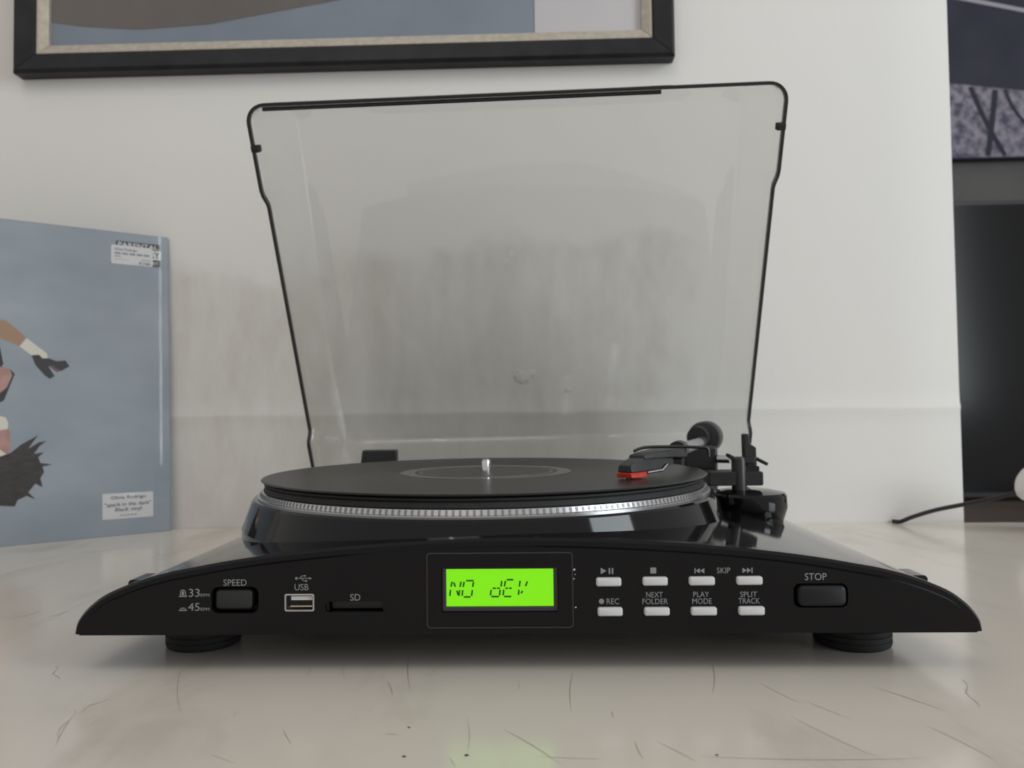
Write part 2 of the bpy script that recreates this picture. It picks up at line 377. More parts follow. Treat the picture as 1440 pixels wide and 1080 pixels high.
cutters = [cbox(303, 371, 823, 860, .0032), cbox(1125, 1200, 820, 853, .003), cbox(408.5, 451.5, 832.5, 857.5, .0010),
           cbox(467, 553, 844, 858.5, .0016), cbox(632, 798, 796, 859, .0006)] + [cbox(a-1, c+1, d-1, e_+1, .0011) for a, c, d, e_ in BT]
FP = obj('front_panel', cut(panel_solid(), cutters), 'panel', TT, smooth=True, angle=25)
# deck: the same arch carried back
bm = loft(NB(), [[(x, y, z) for x, z in inset(arch, .0004)] for y in (FY+.0085, .45, .58, .72)])
obj('deck', bm, 'gloss', TT, smooth=True, angle=50)
for sx in (-1, 1):                                                   # lid rests on the deck edges
    x = CX+sx*.1995; obj('lid_rest', prism(rrect(x-.006, x+.006, .022, .0360, .002), .398, .414), 'gloss', TT, smooth=True)
for sx, fy in ((-1, .409), (1, .406), (-1, .66), (1, .66)):          # ribbed rubber feet
    c = (CX+sx*.170, fy)
    pr = [(.0172, 0), (.0185, .0008)]
    for k in range(5): pr += [(.0190, .002+k*.003), (.0190, .0038+k*.003), (.0185, .0041+k*.003), (.0185, .0047+k*.003)]
    obj('foot', lathe(pr+[(.019, .0175), (.019, .0200)], c, 48), 'rubber', TT, smooth=True)
# lettering and symbols printed on the panel
def onp(a, b_): return (a, FY-.00012, b_)
def word(s, px0, px1, py0, py1):
    pm = (px0+px1)/2
    obj('lettering', text_fit(s, FX(px0), FX(px1), FZ(py1, pm), FZ(py0, pm), onp), 'ink', FP)
def sym(name, polys):
    obj(name, flat([[(FX(a), FZ(c, a)) for a, c in P_] for P_ in polys], onp), 'ink', FP)
for a in (('SPEED', 320.5, 354, 812.5, 821.5), ('33', 270.5, 286.3, 825.5, 836.8), ('RPM', 287.5, 300.3, 832.3, 836.8), ('45', 269.5, 286.3, 845.5, 856.5), ('RPM', 287.5, 300.3, 852, 856.5),
          ('USB', 423, 443, 819, 828), ('SD', 502.5, 517, 833.2, 842.5), ('SKIP', 1019.5, 1038, 797.8, 805.8), ('REC', 865, 882.5, 840, 848),
          ('NEXT', 920.5, 943.5, 831.3, 838.6), ('FOLDER', 915, 950.5, 840.3, 848), ('PLAY', 986, 1008, 831, 838.3), ('MODE', 984.5, 1011.5, 840, 847.8),
          ('SPLIT', 1051, 1074.5, 831, 838.3), ('TRACK', 1048.5, 1078, 839.8, 847.5), ('STOP', 1141, 1171, 805.8, 815.5)): word(*a)
sym('play_pause_symbol', [[(857.3, 797.5), (857.3, 806.5), (865.5, 802)], [(868.5, 798), (870.7, 798), (870.7, 806.3), (868.5, 806.3)], [(872.8, 798), (875, 798), (875, 806.3), (872.8, 806.3)]])
sym('stop_symbol', [[(926.8, 797.5), (935, 797.5), (935, 805.8), (926.8, 805.8)]])
sym('skip_back_symbol', [[(988.3, 798.5), (989.8, 798.5), (989.8, 805.8), (988.3, 805.8)], [(995.8, 798.5), (995.8, 805.8), (990, 802.2)], [(1002, 798.5), (1002, 805.8), (996, 802.2)]])
sym('skip_forward_symbol', [[(1055, 798), (1055, 805.5), (1061, 801.8)], [(1061.2, 798), (1061.2, 805.5), (1067, 801.8)], [(1067.4, 798), (1069, 798), (1069, 805.5), (1067.4, 805.5)]])
sym('record_symbol', [[(857.8+3.7*cos(2*pi*k/16), 844+3.7*sin(2*pi*k/16)) for k in range(16)]])
for y, full in ((836.8, 1), (856.5, 0)):                             # raised / pressed switch pictograms
    h = 10 if full else 4.5
    P_ = [[(256.3, y), (256.3, y-1.6), (268, y-1.6), (268, y)], [(257.5, y-2.2), (258.6, y-h), (259.8, y-h), (258.9, y-2.2)], [(266.8, y-2.2), (265.6, y-h), (264.4, y-h), (265.4, y-2.2)], [(258.6, y-h), (265.6, y-h), (265.4, y-h+1.4), (258.8, y-h+1.4)]]
    if full: P_.append([(260.3, y-2.4), (264, y-2.4), (263.6, y-h+2.2), (260.7, y-h+2.2)])
    sym('switch_symbol', P_)
def bar(a, c, t):
    d = Vector((c[0]-a[0], c[1]-a[1])); n = Vector((-d.y, d.x)).normalized()*t/2
    return [(a[0]+n.x, a[1]+n.y), (c[0]+n.x, c[1]+n.y), (c[0]-n.x, c[1]-n.y), (a[0]-n.x, a[1]-n.y)]
sym('usb_symbol', [bar((426, 811.2), (444, 811.2), 1), [(444, 809.4), (448, 811.2), (444, 813)], [(425.6+1.9*cos(2*pi*k/12), 811.2+1.9*sin(2*pi*k/12)) for k in range(12)],
    bar((430, 811.2), (433.5, 807.8), 1), bar((433.5, 807.8), (437, 807.8), 1), [(438+1.3*cos(2*pi*k/10), 807.8+1.3*sin(2*pi*k/10)) for k in range(10)],
    bar((432.5, 811.2), (436, 814.8), 1), bar((436, 814.8), (439, 814.8), 1), [(438.6, 813.6), (441, 813.6), (441, 816), (438.6, 816)]])
for x, y, r in ((820.3, 800.3, 1.9), (821.3, 807, .8), (819.5, 813, 1.3), (821.6, 852.5, 1.4)):
    obj('paint_chip', flat([[(FX(x+r*(.8+.3*sin(k*2.1))*cos(2*pi*k/9)), FZ(y+r*(.8+.3*cos(k*1.7))*sin(2*pi*k/9))) for k in range(9)]], onp), 'paper', FP)
# buttons
def button(name, px0, px1, py0, py1, m_, r, y0, y1, crown=.0006):
    pm = (px0+px1)/2; x0, x1, z0, z1 = FX(px0), FX(px1), FZ(py1, pm), FZ(py0, pm)
    q = lambda d: rrect(x0+d, x1-d, z0+d, z1-d, max(r-d, .0002))
    return obj(name, loft(NB(), [[(x, y, z) for x, z in P_] for P_, y in ((q(0), FY+y1), (q(0), FY+y0+crown), (q(crown*.35), FY+y0+crown*.4), (q(crown), FY+y0))]), m_, FP, smooth=True, angle=50)
for a, c, d, e_ in BT: button('push_button', a, c, d, e_, 'button', .0010, -.0016, .007, .0008)
button('stop_button', 1130.5, 1197, 822.5, 851, 'stopbtn', .0026, -.0014, .007, .0012)['label'] = 'dark stop button'
sb = button('speed_button', 305.5, 361, 827, 857, 'speedbtn', .0022, .0012, .0072, .0014)
# usb socket
x0, x1, z0, z1 = FX(408.8), FX(451.2), FZ(857.2, 430), FZ(832.8, 430)
bm = cut(prism(rrect(x0, x1, z0, z1, .0009), FY-.0003, FY+.0070), [prism(rrect(x0+.0007, x1-.0007, z0+.0007, z1-.0007, .0005), FY-.002, FY+.0062)])
UP = obj('usb_socket', bm, 'silver', TT); UP['label'] = 'silver socket'
obj('contact_tongue', B(x0+.0028, x1-.0012, FY+.0008, FY+.006, z1-.0031, z1-.0013), 'button', UP)
obj('contact_strip', B(x0+.0024, x1-.0012, FY+.0006, FY+.006, z0+.0019, z0+.0024), 'brass', UP)
obj('socket_back', B(x0+.0009, x1-.0009, FY+.0055, FY+.0062, z0+.0009, z1-.0009), 'satin', UP)
# card slot: recessed dark throat with chamfered ends
obj('card_slot', prism(rrect(FX(473), FX(547), FZ(856.5, 510), FZ(846.5, 510), .0006), FY+.0045, FY+.0072), 'satin', TT)
for a, c in ((467.5, 471.5), (548.5, 552.5)):
    obj('slot_end', prism(rrect(FX(a), FX(c), FZ(858, 510), FZ(844.5, 510), .0006), FY+.0008, FY+.006), 'panel', TT, smooth=True)
# display
D_ = obj('display', cut(loft(NB(), [[(x, y, z) for x, z in rrect(FX(612)+d, FX(818)-d, FZ(880)+d, FZ(776)-d, .0016)] for d, y in ((0, FY+.0003), (0, FY-.0003), (.0002, FY-.0005))]),
                        [cbox(633, 797.3, 797, 858.5, .0004)]), 'panel', TT)
obj('display_trim', cut(prism(rrect(FX(611.6), FX(818.4), FZ(880.5), FZ(775.6), .0017), FY-.00055, FY), [prism(rrect(FX(613), FX(817), FZ(879), FZ(777.2), .0013), FY-.002, FY+.001)]), 'trim', D_)
bz = lambda px0, px1, py0, py1, ya, yb: prism([(FX(px0), FZ(py1)), (FX(px1), FZ(py1)), (FX(px1), FZ(py0)), (FX(px0), FZ(py0))], FY+ya, FY+yb)
obj('bezel', cut(bz(633.3, 797, 797.3, 858.2, .0007, .006), [bz(638.8, 790.8, 799.3, 851.8, -.002, .0035)]), 'bezel', D_, bevel=.0002)
obj('screen', bz(638.8, 790.8, 799.3, 851.8, .0020, .0034), 'lcd', D_)
SEG = [[(282,345,272,388),(268,412,262,465),(295,350,310,388),(322,420,332,456),(358,345,350,390),(345,415,339,465)],
       [(402,337,466,337),(385,346,376,390),(372,415,367,463),(380,473,438,473),(465,347,458,390),(455,415,447,465)],
       [(628,402,655,402),(664,402,690,402),(706,340,699,388),(692,415,685,462),(615,415,608,462),(616,471,680,471)],
       [(748,331,805,331),(737,340,728,388),(737,402,758,402),(767,402,790,402),(722,414,716,462),(724,471,785,471)],
       [(862,340,855,390),(852,415,847,458),(882,424,869,446),(924,345,908,386)]]
for strokes in SEG:
    obj('character', flat([[(FX(600+a/6), FZ(760+c/6)) for a, c in bar((x0_, y0_), (x1_, y1_), 13.5)] for x0_, y0_, x1_, y1_ in strokes], lambda a, c: (a, FY+.0019, c)), 'seg', D_)

# platter group
PC = (-.034, .523); RR = .1457
obj('platter_surround', lathe([(.1570, .036), (.1568, .052), (.1553, .0560), (.1545, .0585), (.1510, .0680), (.1498, .0692), (.1480, .0694)], PC, 160), 'gloss', TT, smooth=True, angle=18)
PL = obj('platter', lathe([(.1462, .0692), (.1474, .0694), (.1475, .0706), (.1462, .0709), (.1452, .0734), (.1440, .0738)], PC, 160), 'silver', TT, smooth=True, angle=25)
PL['label'] = 'silver rim with strobe dots'
bm = NB()
for k in range(264):
    a = 2*pi*k/264; R0 = Matrix.Translation((PC[0], PC[1], 0)) @ Matrix.Rotation(a, 4, 'Z')
    sl = Matrix.Translation((.14573, 0, .07215)) @ Matrix.Rotation(radians(-21.8), 4, 'Y')
    box(bm, -.0002, .00022, -.00062, .00062, -.0011, .0011, R0 @ sl)
o = obj('strobe_dots', bm, 'dot', PL); o['kind'] = 'stuff'
obj('platter_mat', lathe([(.1435, .0737), (.1440, .0742), (.1432, .0765), (.1425, .0772), (.1437, .0776), (.1437, .0788), (.140, .0792)], PC, 128), 'rubber', TT, smooth=True, angle=25)
obj('spindle', lathe([(.0031, .079), (.0031, .0872), (.0028, .0884), (.0018, .0892)], PC, 32), 'steel', TT, smooth=True)

# record (rests on the platter)
RC = tag(empty('vinyl_record', (PC[0], PC[1], .0792)), 'black vinyl record lying on the platter', 'record')
obj('disc', ring([(.0034, .0793), (RR-.003, .0793), (RR-.0006, .0796), (RR, .0802), (RR-.0006, .0808), (RR-.0020, .0810), (RR-.0045, .0807), (.0584, .0807), (.0580, .0806), (.0475, .0806), (.0034, .0806)], PC, 160), 'vinyl', RC, smooth=True, angle=40)
obj('runout_ring', ring([(.0482, .08058), (.0578, .08058), (.0578, .08075), (.0482, .08075)], PC), 'wax', RC)
obj('centre_label', ring([(.0035, .08055), (.0440, .08055), (.0440, .08085), (.0035, .08085)], PC), 'label', RC)
obj('label_edge_ring', ring([(.0440, .08055), (.0452, .08055), (.0452, .0809), (.0440, .0809)], PC), 'labelring', RC)

# tonearm
PV = Vector((.1265, .603, .0935)); ST = Vector((.0580, .4400, .0812))
TA = obj('tonearm', tube([PV+Vector((0, 0, .001)), PV+(Vector((.0905, .497, .0955))-PV)*.55, (.0905, .497, .0948)], .0042, 16), 'tubegrey', TT, smooth=True)
h = Vector((-.66, -.75, 0)).normalized(); s = Vector((-h.y, h.x, 0)) * -1        # headshell: forward, and sideways towards the platter rim
if s.x < 0: s = -s
O = Vector((.0905, .497, .0942))
def HS(f, sd, z): return O + h*f + s*sd + Vector((0, 0, z))
def hsloft(secs): return loft(NB(), [[HS(f, -w_, z0), HS(f, w_, z0), HS(f, w_*.86, z1), HS(f, -w_*.86, z1)] for f, w_, z0, z1 in secs])
obj('headshell', hsloft([(-.004, .0052, -.0035, .0040), (.008, .0075, -.0030, .0035), (.022, .0080, -.0022, .0026), (.038, .0072, -.0020, .0012), (.046, .0062, -.0022, .0002)]), 'soft', TA, bevel=.0008)
obj('cartridge', hsloft([(.012, .0050, -.0066, -.0022), (.024, .0056, -.0086, -.0016), (.043, .0057, -.0094, -.0004), (.0525, .0055, -.0095, -.0030), (.0585, .0052, -.0095, -.0054)]), 'soft', TA, bevel=.0006)
obj('stylus_holder', hsloft([(.0415, .0046, -.0120, -.0094), (.0445, .0052, -.0130, -.0094), (.0590, .0053, -.0126, -.0096), (.0594, .0050, -.0102, -.0096)]), 'red', TA, bevel=.0005)['label'] = 'red stylus holder'
obj('stylus', tube([HS(.054, 0, -.0118), HS(.0585, 0, -.0127), HS(.0587, 0, -.01315)], [.0006, .0004, .00015], 8), 'steel', TA)
obj('headshell_wire_clip', tube([HS(.041, .004, -.0105), HS(.028, .006, -.0098), HS(.022, .006, -.0065)], .0009, 8), 'silver', TA)
obj('finger_lift', tube(smoothpath([HS(.040, -.006, .0020), HS(.034, -.001, .0042), HS(.022, .012, .0044), HS(.012, .022, .0038), HS(.008, .026, .0030), HS(.0075, .0265, -.002)], 6), .0012, 8, sz=.8), 'satin', TA, smooth=True)
obj('collar', tube([(.0905, .497, .0948), (.0950, .5105, .0950)], .0060, 20), 'satin', TA, smooth=True)
ad = (PV-Vector((.0905, .497, .0935))).normalized()
cw = [PV+ad*t+Vector((0, 0, .004)) for t in (.036, .038, .060, .062)]
obj('counterweight', tube(cw, [.0122, .0134, .0134, .0120], 32), 'soft', TA, smooth=True)
obj('counterweight_dial', tube([PV+ad*.024+Vector((-.004, 0, .0048)), PV+ad*.034+Vector((-.003, 0, .0048))], [.0084, .0090], 28), 'satin', TA, smooth=True)
obj('counterweight_shaft', tube([PV, PV+ad*.037+Vector((0, 0, .004))], .0042, 12), 'satin', TA, smooth=True)
obj('gimbal', loft(NB(), [[(PV.x+ax, PV.y+ay, z) for ax, ay in ((-.013, -.010), (.012, -.012), (.014, .010), (-.011, .012))] for z in (.074, .088, .0925)]), 'satin', TA, bevel=.002)
obj('gimbal_screw', tube([(PV.x+.012, PV.y-.012, .083), (PV.x+.020, PV.y-.017, .083)], .0030, 14), 'silver', TA, smooth=True)
# tonearm mount, rest post, cueing lever
BC = (.1505, .556)
obj('tonearm_mount', lathe([(.0225, .034), (.0243, .0425), (.0268, .0500), (.0272, .0520), (.0268, .0600), (.0255, .0618), (.015, .0638)], BC, 64), 'gloss', TT, smooth=True, angle=30)
obj('pivot_post', lathe([(.0120, .0440), (.0120, .0740)], (PV.x+.002, PV.y), 32), 'satin', TT, smooth=True)
obj('lift_bracket', loft(NB(), [[(x, y, z) for x, z in rrect(.122, .1600, .0668, .0768, .0015)] for y in (.548, .570)]), 'satin', TT, bevel=.0006)
obj('rest_column', lathe([(.0052, .060), (.0052, .0850), (.0042, .0870)], (.1440, .552), 24), 'satin', TT, smooth=True)
obj('rest_cradle', prism([(.1365, .0895), (.1362, .0872), (.1420, .0830), (.1540, .0820), (.1545, .0870), (.1500, .0868), (.1430, .0858)], .548, .558), 'satin', TT, bevel=.0005)
obj('rest_clip', prism([(.1478, .0840), (.1474, .1025), (.1484, .1035), (.1512, .1030), (.1515, .0965), (.1560, .0935), (.1562, .0800), (.1500, .0790)], .550, .558), 'satin', TT, bevel=.0006)
obj('cue_lever', tube([(.1530, .556, .0868), (.1570, .552, .0852), (.1622, .546, .0820)], [.0014, .0013, .0012], 10), 'satin', TT, smooth=True)
obj('lift_platform', prism(rrect(.1465, .1575, .0768, .0805, .0008), .549, .566), 'gloss', TT, smooth=True)

# dust cover: smoked shell, hinged at the back, standing open
LX, LY, LZ = -.0075, .7225, .060; TH = radians(61.85); LW, LL, DZ = .202, .337, .0103
TW = Matrix.Rotation(radians(-.84), 4, 'Z') @ Matrix.Rotation(radians(-.77), 4, 'Y')
def LP(x, sc, z): return TW @ Vector((x, -sc*cos(TH)+z*sin(TH), sc*sin(TH)+z*cos(TH))) + Vector((LX, LY, LZ))
def rimz(sc):
    ss = lambda a, c, v: max(0, min(1, (v-a)/(c-a)))
    k = ss(.0405, .0490, sc)*ss(.2735, .2575, sc); k = k*k*(3-2*k); return DZ*k
CR = .0135; out = []
sv = [0, .02, .038, .0405, .043, .0455, .049, .056, .09, .13, .17, .21, .245, .2575, .2610, .2650, .2690, .2735, .28, .295, .31]
for v in sv: out.append((-LW, v))
for k in range(9):
    t = radians(180-90*k/8); out.append((-LW+CR+CR*cos(t), LL-CR+CR*sin(t)))
for k in range(1, 12): out.append((-LW+CR+(2*LW-2*CR)*k/12, LL))
for k in range(9):
    t = radians(90-90*k/8); out.append((LW-CR+CR*cos(t), LL-CR+CR*sin(t)))
for v in sv[::-1]: out.append((LW, v))
for k in range(1, 12): out.append((LW-2*LW*k/12, 0))
def lidloop(ix, ifr, ib, hgt):
    P_ = []
    for x, sc in out:
        sx = 1-ix/LW; s0 = ib; s1 = LL-ifr
        z0 = rimz(sc); f = hgt/.065
        P_.append(LP(x*sx, s0+(s1-s0)*sc/LL, z0+(hgt-z0*f)*1.0 if hgt else z0))
    return P_
secs = [(0, 0, 0, 0), (.004, .001, .001, .016), (.008, .0025, .002, .032), (.012, .004, .003, .048), (.0145, .0055, .0036, .0580), (.0185, .0085, .0046, .0620), (.0250, .0135, .0065, .0643), (.032, .020, .012, .0650)]
bm = loft(NB(), [lidloop(*q) for q in secs], False, True)
DC = obj('dust_cover', bm, 'lid', TT, smooth=True, angle=60); DC['label'] = 'open smoked clear lid'
sd = DC.modifiers.new('thickness', 'SOLIDIFY'); sd.thickness = .0022; sd.offset = 0
L_ = [LP(x, sc, rimz(sc)) for x, sc in out]; nrm = (LP(0, 0, 1)-LP(0, 0, 0)).normalized()
n = len(L_); loops = []
for i in range(n+1):
    p = L_[i % n]; d = (L_[(i+1) % n]-L_[(i-1) % n]).normalized(); a = d.cross(nrm).normalized(); u = a.cross(d).normalized()
    loops.append([p+a*.00125*ca+u*.0016*cb for ca, cb in ((-1, -1), (1, -1), (1, 1), (-1, 1))])
obj('lid_rim', loft(NB(), loops, False, False), 'lidedge', DC, smooth=True, angle=50)
fr = [LP(x, LL-.0032, .0015) for x in [-.190+.030*k for k in range(11)]]  # thin dark rod just under the front edge
obj('front_edge_rod', tube(fr, .0016, 8), 'lidedge', DC, smooth=True)
for sx, sv_ in ((-1, .3055), (1, .3060)):
    c = LP(sx*(LW-.002), sv_, -.0005); a = (LP(1, 0, 0)-LP(0, 0, 0)); e_ = (LP(0, 1, 0)-LP(0, 0, 0))
    bm = NB()
    mt = Matrix.Identity(4)
    for i, ax in enumerate((a, e_, nrm)):
        for j in range(3): mt[j][i] = ax[j]
    mt.translation = c
    box(bm, -.0033, .0033, -.0026, .0026, -.0030, .0040, mt); obj('rubber_bumper', bm, 'rubber', DC, bevel=.0008)
for x0, x1, fl in ((-.163, -.1262, 1), (.1110, .1478, -1)):
    q = .0055
    P_ = [(x0, .045), (x1, .045), (x1-(q if fl < 0 else 0), .0868), (x1-(q if fl < 0 else 0)-.001, .0876), (x0+(q if fl > 0 else 0)+.001, .0874), (x0+(q if fl > 0 else 0), .0866)]
    obj('lid_hinge', prism(P_, .693, .703), 'satin', TT, bevel=.001)

# ------------------------------------------------------------ record sleeve leaning by the wall
so = Vector((-.3845, .8005, .0)); su = Vector((-.787, -.617, 0)).normalized(); sn = Vector((su.y, -su.x, 0)); sn = sn if sn.y > 0 else -sn
svv = (Vector((0, 0, 1))*.9986 + sn*.0523).normalized(); sfr = su.cross(svv).normalized()
if sfr.y > 0: sfr = -sfr                                             # towards the viewer side
SL = tag(empty('record_sleeve', so+su*.157), 'blue-grey shrink-wrapped album sleeve leaning against the wall', 'record sleeve')
def SP(k): return lambda a, c: so + su*(a/1000) + svv*(c/1000) + sfr*k
def slab(P_, k0, k1): return loft(NB(), [[SP(k0)(a, c) for a, c in P_], [SP(k1)(a, c) for a, c in P_]])
rect = rrect(0, 314, 0, 313.5, 1.5, 2)
SB = obj('card_sleeve', slab(rect, -.0042, 0), 'card', SL)
obj('cover_print', flat([rrect(.4, 313.6, .4, 313, 1.2, 2)], SP(.00006)), 'sky', SL)
def pr(name, P_, m_, k=.00014): obj(name, flat([P_], SP(k)), m_, SL)
pr('printed_leg', [(200, 236), (170, 226), (151, 215.3), (145.4, 213.6), (130.3, 199.1), (134.9, 189.9), (151, 197.4), (175, 207), (200, 214)], 'skin')
pr('printed_sock', [(129.1, 198), (112.5, 183.7), (111.3, 179.5), (119, 177.9), (125, 181.2), (135.2, 189.8)], 'cream', .00018)
pr('printed_shoe', [(125.3, 181.4), (119, 182.1), (116, 178.6), (110.7, 178.8), (104, 176.2), (96.7, 177.1), (92.9, 171.5), (100.3, 166.4), (107.6, 171.9), (111.2, 171.1), (105.8, 161.3), (110, 158.5), (114.8, 162.6), (122, 172.2)], 'pblack', .00022)
pr('printed_sole', [(111.0, 171.4), (106.4, 173.2), (99.9, 167.8), (103.6, 165.2)], 'psole', .0002)
pr('printed_skirt', [(200, 205), (165, 199), (151, 189.2), (148, 172.2), (150.8, 168), (200, 160)], 'pblack', .00016)
pr('printed_bodice', [(200, 172), (150.8, 169.4), (142.9, 167.6), (140.6, 161.5), (145.1, 149.8), (150.6, 136), (200, 130)], 'ppink', .00018)
pr('printed_strap', [(142.9, 167.6), (138.8, 162.9), (147.3, 137.5), (156, 132), (156, 139), (145.1, 149.8), (140.8, 161.5)], 'pblack', .00022)
pr('printed_ruffle', [(170, 126), (150.5, 122.7), (146, 121.3), (143.7, 115.8), (144.3, 109.7), (150.5, 109.2), (170, 106)], 'cream', .0002)
pr('printed_sleeve', [(180, 110), (150.5, 109.2), (143.1, 110.4), (141.3, 92.1), (143.6, 85.4), (150.3, 83), (180, 82)], 'ppink', .0002)
pr('printed_lace', [(165, 96), (150.3, 91.1), (144.1, 85.4), (150.3, 83), (165, 82)], 'cream', .00024)
pr('printed_hair', [(200, 92), (170, 84), (150.3, 84.4), (141.9, 87.4), (133.3, 95.1), (124.7, 100.3), (119.4, 103.6), (123.5, 97.5), (127.5, 90.8), (118.8, 96.7), (112.3, 97.8), (118.2, 93.2), (122.8, 85.9), (114.6, 86.9), (119.3, 82.3), (117.5, 76.7), (107.4, 74.8), (115.7, 73.2), (114.5, 67.6), (117.5, 62.3), (115.7, 53.3), (121.6, 57.1), (127.4, 49.3), (121.5, 42.1), (128.5, 46), (135.9, 42.6), (138.2, 36.7), (150, 38.4), (175, 34), (198, 46), (210, 70)], 'phair', .00026)
AD = obj('advisory_mark', flat([[(51, 304.2), (8.3, 304.4), (8.5, 280.0), (51, 279.8)]], SP(.00014)), 'pblack', SL)
obj('advisory_panel', flat([[(50, 297), (7.4, 297.6), (7.4, 287.4), (50, 286.5)]], SP(.00020)), 'paper', SL)
# lettering runs left to right, i.e. towards smaller a
def sl_text(s_, a0, a1, c0, c1, m_, k, par):
    f = SP(k); obj('lettering', text_fit(s_, 0, 1, 0, 1, lambda p, q: f(a0+(a1-a0)*p, c0+(c1-c0)*q), bold=.014), m_, par)
sl_text('PARENTAL', 49, 10.3, 298.6, 303.2, 'paper', .00022, SL)
sl_text('ADVISORY', 49, 8.8, 289, 296, 'papertext', .00026, SL)
sl_text('EXPLICIT CONTENT', 49, 10, 281.5, 285.5, 'paper', .00022, SL)
PT = obj('price_label', slab(rrect(15.6, 55.6, 279.6, 299.6, 2.2, 3), .0003, .00045), 'paper', SL); PT['label'] = 'white price label'
for s_, a0, a1, c0, c1 in (('Olivia Rodrigo', 52.5, 31, 293.2, 296.8), ('title line', 52.5, 18, 289.3, 292.6), ('VINYL', 52.5, 46, 287.0, 288.6), ('code line', 52.5, 38, 283.8, 285.4), ('date line', 27.5, 17.8, 284.6, 286.6), ('R740', 29, 18, 280.6, 283.6)):
    if s_ in ('code line', 'date line', 'title line'):       # too blurred to read: plain printed lines
        f = SP(.00050); n_ = 5
        obj('printed_line', flat([[(a0+(a1-a0)*(k+.06)/n_, c0+.6), (a0+(a1-a0)*(k+.86)/n_, c0+.6), (a0+(a1-a0)*(k+.86)/n_, c1-.5), (a0+(a1-a0)*(k+.06)/n_, c1-.5)] for k in range(n_)], f), 'ink', PT)
    else: sl_text(s_, a0, a1, c0, c1, 'papertext', .00050, PT)
HS_ = obj('hype_sticker', slab([(17, 16.6), (64.2, 16.9), (64.2, 43), (17, 42.3)], .0003, .00045), 'paper', SL); HS_['label'] = 'white title sticker'
for s_, a0, a1, c0, c1 in (('Olivia Rodrigo', 56.5, 24, 35.6, 40), ('"spark in the dark"', 62.3, 19, 28.4, 33.4), ('Black vinyl', 52.5, 28, 23.2, 28)):
    sl_text(s_, a0, a1, c0, c1, 'papertext', .00050, HS_)
obj('printed_line', flat([[(48-3.2*k, 19.6), (45.6-3.2*k, 19.6), (45.6-3.2*k, 20.8), (48-3.2*k, 20.8)] for k in range(5)], SP(.0005)), 'ink', HS_)
# shrink film: a taut skin that lifts into a rounded fold along the free edge
bm = NB(); G = []
for i in range(49):
    a = -0.2 + 314.4*i/48; row = []
    for j in range(41):
        c = .3+312.9*j/40
        lift = .0006 + .0028*math.exp(-((a-10)/8.5)**2)*(1+.25*sin(c*.11)+.15*sin(c*.31)) + .00018*sin(a*.05+c*.07)*sin(c*.03)
        if i == 0: lift = -.0005
        row.append(bm.verts.new(SP(lift)(a, c)))
    G.append(row)
for i in range(48):
    for j in range(40): bm.faces.new((G[i][j], G[i+1][j], G[i+1][j+1], G[i][j+1]))
obj('shrink_film', bm, 'wrap', SL, smooth=True, angle=80)

# ------------------------------------------------------------ framed picture on the wall
FR = tag(empty('framed_picture', (-.2035, WY, .49)), 'black framed picture with champagne liner hanging on the wall', 'picture')
fx0, fx1, fz0, fz1 = -.558, .1515, .4912, 1.02
def rails(name, prof_, m_, par, x0, x1, z0, z1):
    """four mitred rails; prof_ = [(inset, depth off the wall)]"""
    for sd_ in range(4):
        def cor(ins, a):
            X0, X1, Z0, Z1 = x0+ins, x1-ins, z0+ins, z1-ins
            return [((X0, Z0), (X1, Z0)), ((X1, Z0), (X1, Z1)), ((X1, Z1), (X0, Z1)), ((X0, Z1), (X0, Z0))][sd_][a]
        obj(name, loft(NB(), [[(cor(i_, e2)[0], WY-.0005-d_, cor(i_, e2)[1]) for i_, d_ in prof_] for e2 in (0, 1)]), m_, par, bevel=.0006)
rails('frame_rail', [(0, 0), (0, .016), (.003, .020), (.0215, .0145), (.0225, .012), (.0225, 0)], 'frame', FR, fx0, fx1, fz0, fz1)
rails('liner_rail', [(.0226, 0), (.0226, .0128), (.0250, .0128), (.0335, .0085), (.0335, 0)], 'liner', FR, fx0, fx1, fz0, fz1)
def PY(k): return lambda a, c: (a, WY-.0005-k, c)
ix0, ix1, iz0, iz1 = fx0+.0336, fx1-.0336, fz0+.0336, fz1-.0336
obj('backing_print', prism([(ix0, iz0), (ix1, iz0), (ix1, iz1), (ix0, iz1)], WY-.0005, WY-.0035), 'pblue', FR)
WX = lambda px: -.558+(px-32)*.7095/914
WZ = lambda px, py: .4912+(113-(px-32)*28/914-py)*.000779
def pp(name, pts, m_, k): obj(name, flat([[(min(max(WX(a), ix0), ix1), max(WZ(a, c), iz0)) for a, c in pts]], PY(k)), m_, FR)
pp('brown_area', [(40, 33), (120, 38), (200, 42), (300, 34), (480, 0), (560, -20), (560, -560), (40, -560)], 'pbrown', .0032+.0004)  # flat brown shape over the upper left of the blue backing
pp('pale_panel', [(757, 80), (757, -560), (940, -560), (940, 80)], 'ppale', .0038)  # flat pale rectangle over the right end of the backing
obj('glass_pane', prism([(ix0, iz0), (ix1, iz0), (ix1, iz1), (ix0, iz1)], WY-.0055, WY-.0075), 'glass', FR)

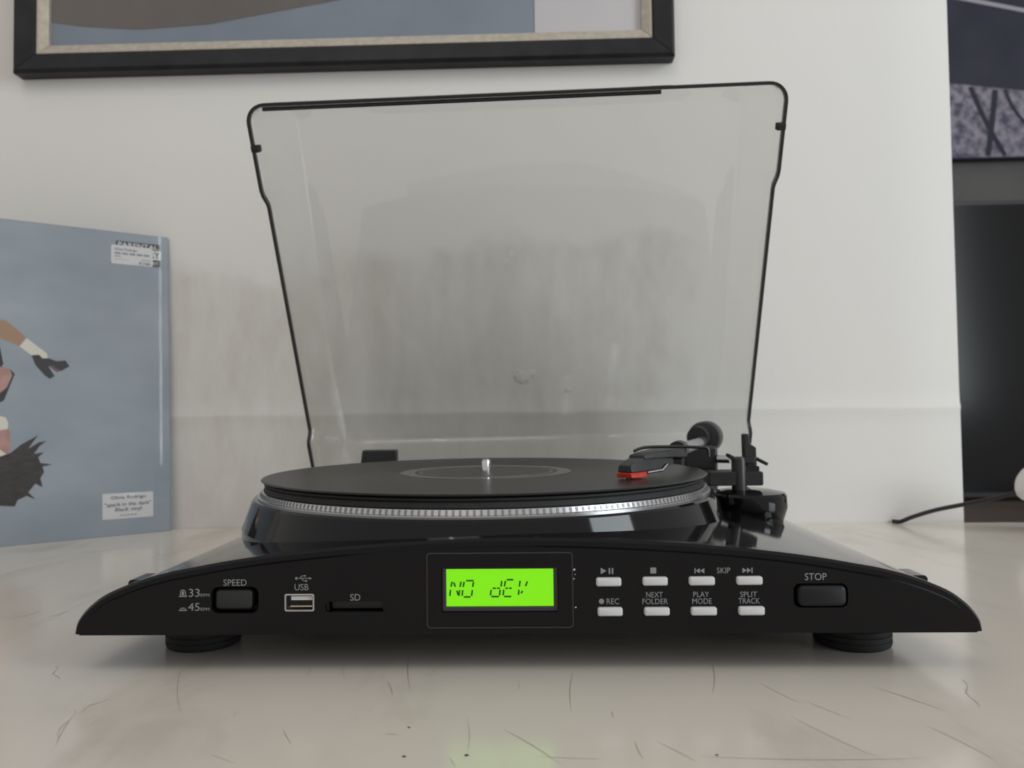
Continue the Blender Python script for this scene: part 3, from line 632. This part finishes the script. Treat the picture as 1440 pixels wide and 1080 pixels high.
# ------------------------------------------------------------ cable with white plug
cab = smoothpath([(.3690, .8125, .0022), (.374, .806, .0028), (.384, .800, .0085), (.402, .790, .0165), (.4247, .775, .0243), (.442, .757, .0320), (.458, .742, .0400), (.470, .735, .0440)], 8)
tag(obj('power_cable', tube(cab, .0021, 12), 'cable', smooth=True), 'thin black power cable rising off the table beside the wall end', 'cable')
PS = tag(empty('extension_socket', (.52, .73, 0)), 'white rounded plastic socket end that the black cable plugs into', 'socket')
bm = NB(); L = []
for t, r in ((-.0005, .004), (.0005, .010), (.003, .0145), (.007, .0165), (.05, .017), (.10, .017), (.103, .0155), (.104, .010)):
    ctr = Vector((.4535, .737, .0500)) + Vector((.97, -.10, -.30)).normalized()*t
    a, u, _ = frame_axes((.97, -.10, -.30)); L.append([ctr + a*r*cos(2*pi*k/24) + u*r*sin(2*pi*k/24) for k in range(24)])
obj('socket_body', loft(bm, L), 'white', PS, smooth=True, angle=50)
obj('support_block', B(.535, .553, .705, .745, 0, .010), 'white', PS, bevel=.002)

# ------------------------------------------------------------ next room: bench, television, canvas
BN = tag(empty('television_bench', (1.5, 1.9, -.75)), 'low brown wooden bench under the television', 'bench')
obj('bench_top', B(.62, 2.3, 1.52, 2.30, -.155, -.12), 'wood', BN, bevel=.003)
for x in (.66, 2.22):
    obj('side_panel', B(x, x+.04, 1.56, 2.28, -.75, -.155), 'wood', BN)
TV = tag(empty('television', (1.42, 1.98, -.12)), 'large black flat television standing on the brown bench', 'television')
obj('casing', B(.76, 2.08, 1.965, 2.005, -.112, .637), 'tvframe', TV, bevel=.003)
obj('screen', B(.768, 2.072, 1.9635, 1.9655, -.098, .628), 'tv', TV)
for x in (.95, 1.86): obj('stand_foot', B(x, x+.03, 1.88, 2.09, -.12, -.106), 'tvframe', TV)
CV = tag(empty('canvas_print', (1.7, 2.31, .845)), 'dark navy canvas print with mottled band and crossing lines', 'canvas')
obj('canvas_body', B(1.15, 2.2, 2.285, 2.318, .848, 1.75), 'navy', CV, bevel=.002)
cvp = lambda k: (lambda a, c: (a, 2.285-k, c))
obj('printed_band', flat([[(1.16, .852), (2.19, .852), (2.19, .955), (1.62, 1.018), (1.44, 1.050), (1.16, 1.085)]], cvp(.0006)), 'mottle', CV)
def stroke(pts, wd_, m_, k, name):
    P_ = smoothpath([(a, 0, c) for a, c in pts], 5); U, D2 = [], []
    for i, p in enumerate(P_):
        d = P_[min(i+1, len(P_)-1)]-P_[max(i-1, 0)]; n_ = Vector((-d.z, 0, d.x)).normalized()*wd_/2
        U.append((p.x+n_.x, p.z+n_.z)); D2.append((p.x-n_.x, p.z-n_.z))
    bm_ = NB(); f = cvp(k); u_ = [bm_.verts.new(f(*q)) for q in U]; d_ = [bm_.verts.new(f(*q)) for q in D2]
    for i in range(len(u_)-1): bm_.faces.new((u_[i], u_[i+1], d_[i+1], d_[i]))
    obj(name, bm_, m_, CV)
stroke([(1.300, 1.063), (1.330, .985), (1.365, .91), (1.395, .855)], .014, 'canvasline', .0012, 'printed_line')
stroke([(1.372, 1.052), (1.362, .97), (1.352, .90), (1.345, .855)], .016, 'canvasline', .0014, 'printed_line')
stroke([(1.400, 1.052), (1.43, .985), (1.50, .90), (1.55, .86)], .010, 'canvasline', .0012, 'printed_line')
stroke([(1.15, 1.36), (1.35, 1.315), (1.60, 1.255), (2.19, 1.10)], .012, 'canvaspale', .0012, 'printed_pale_line')
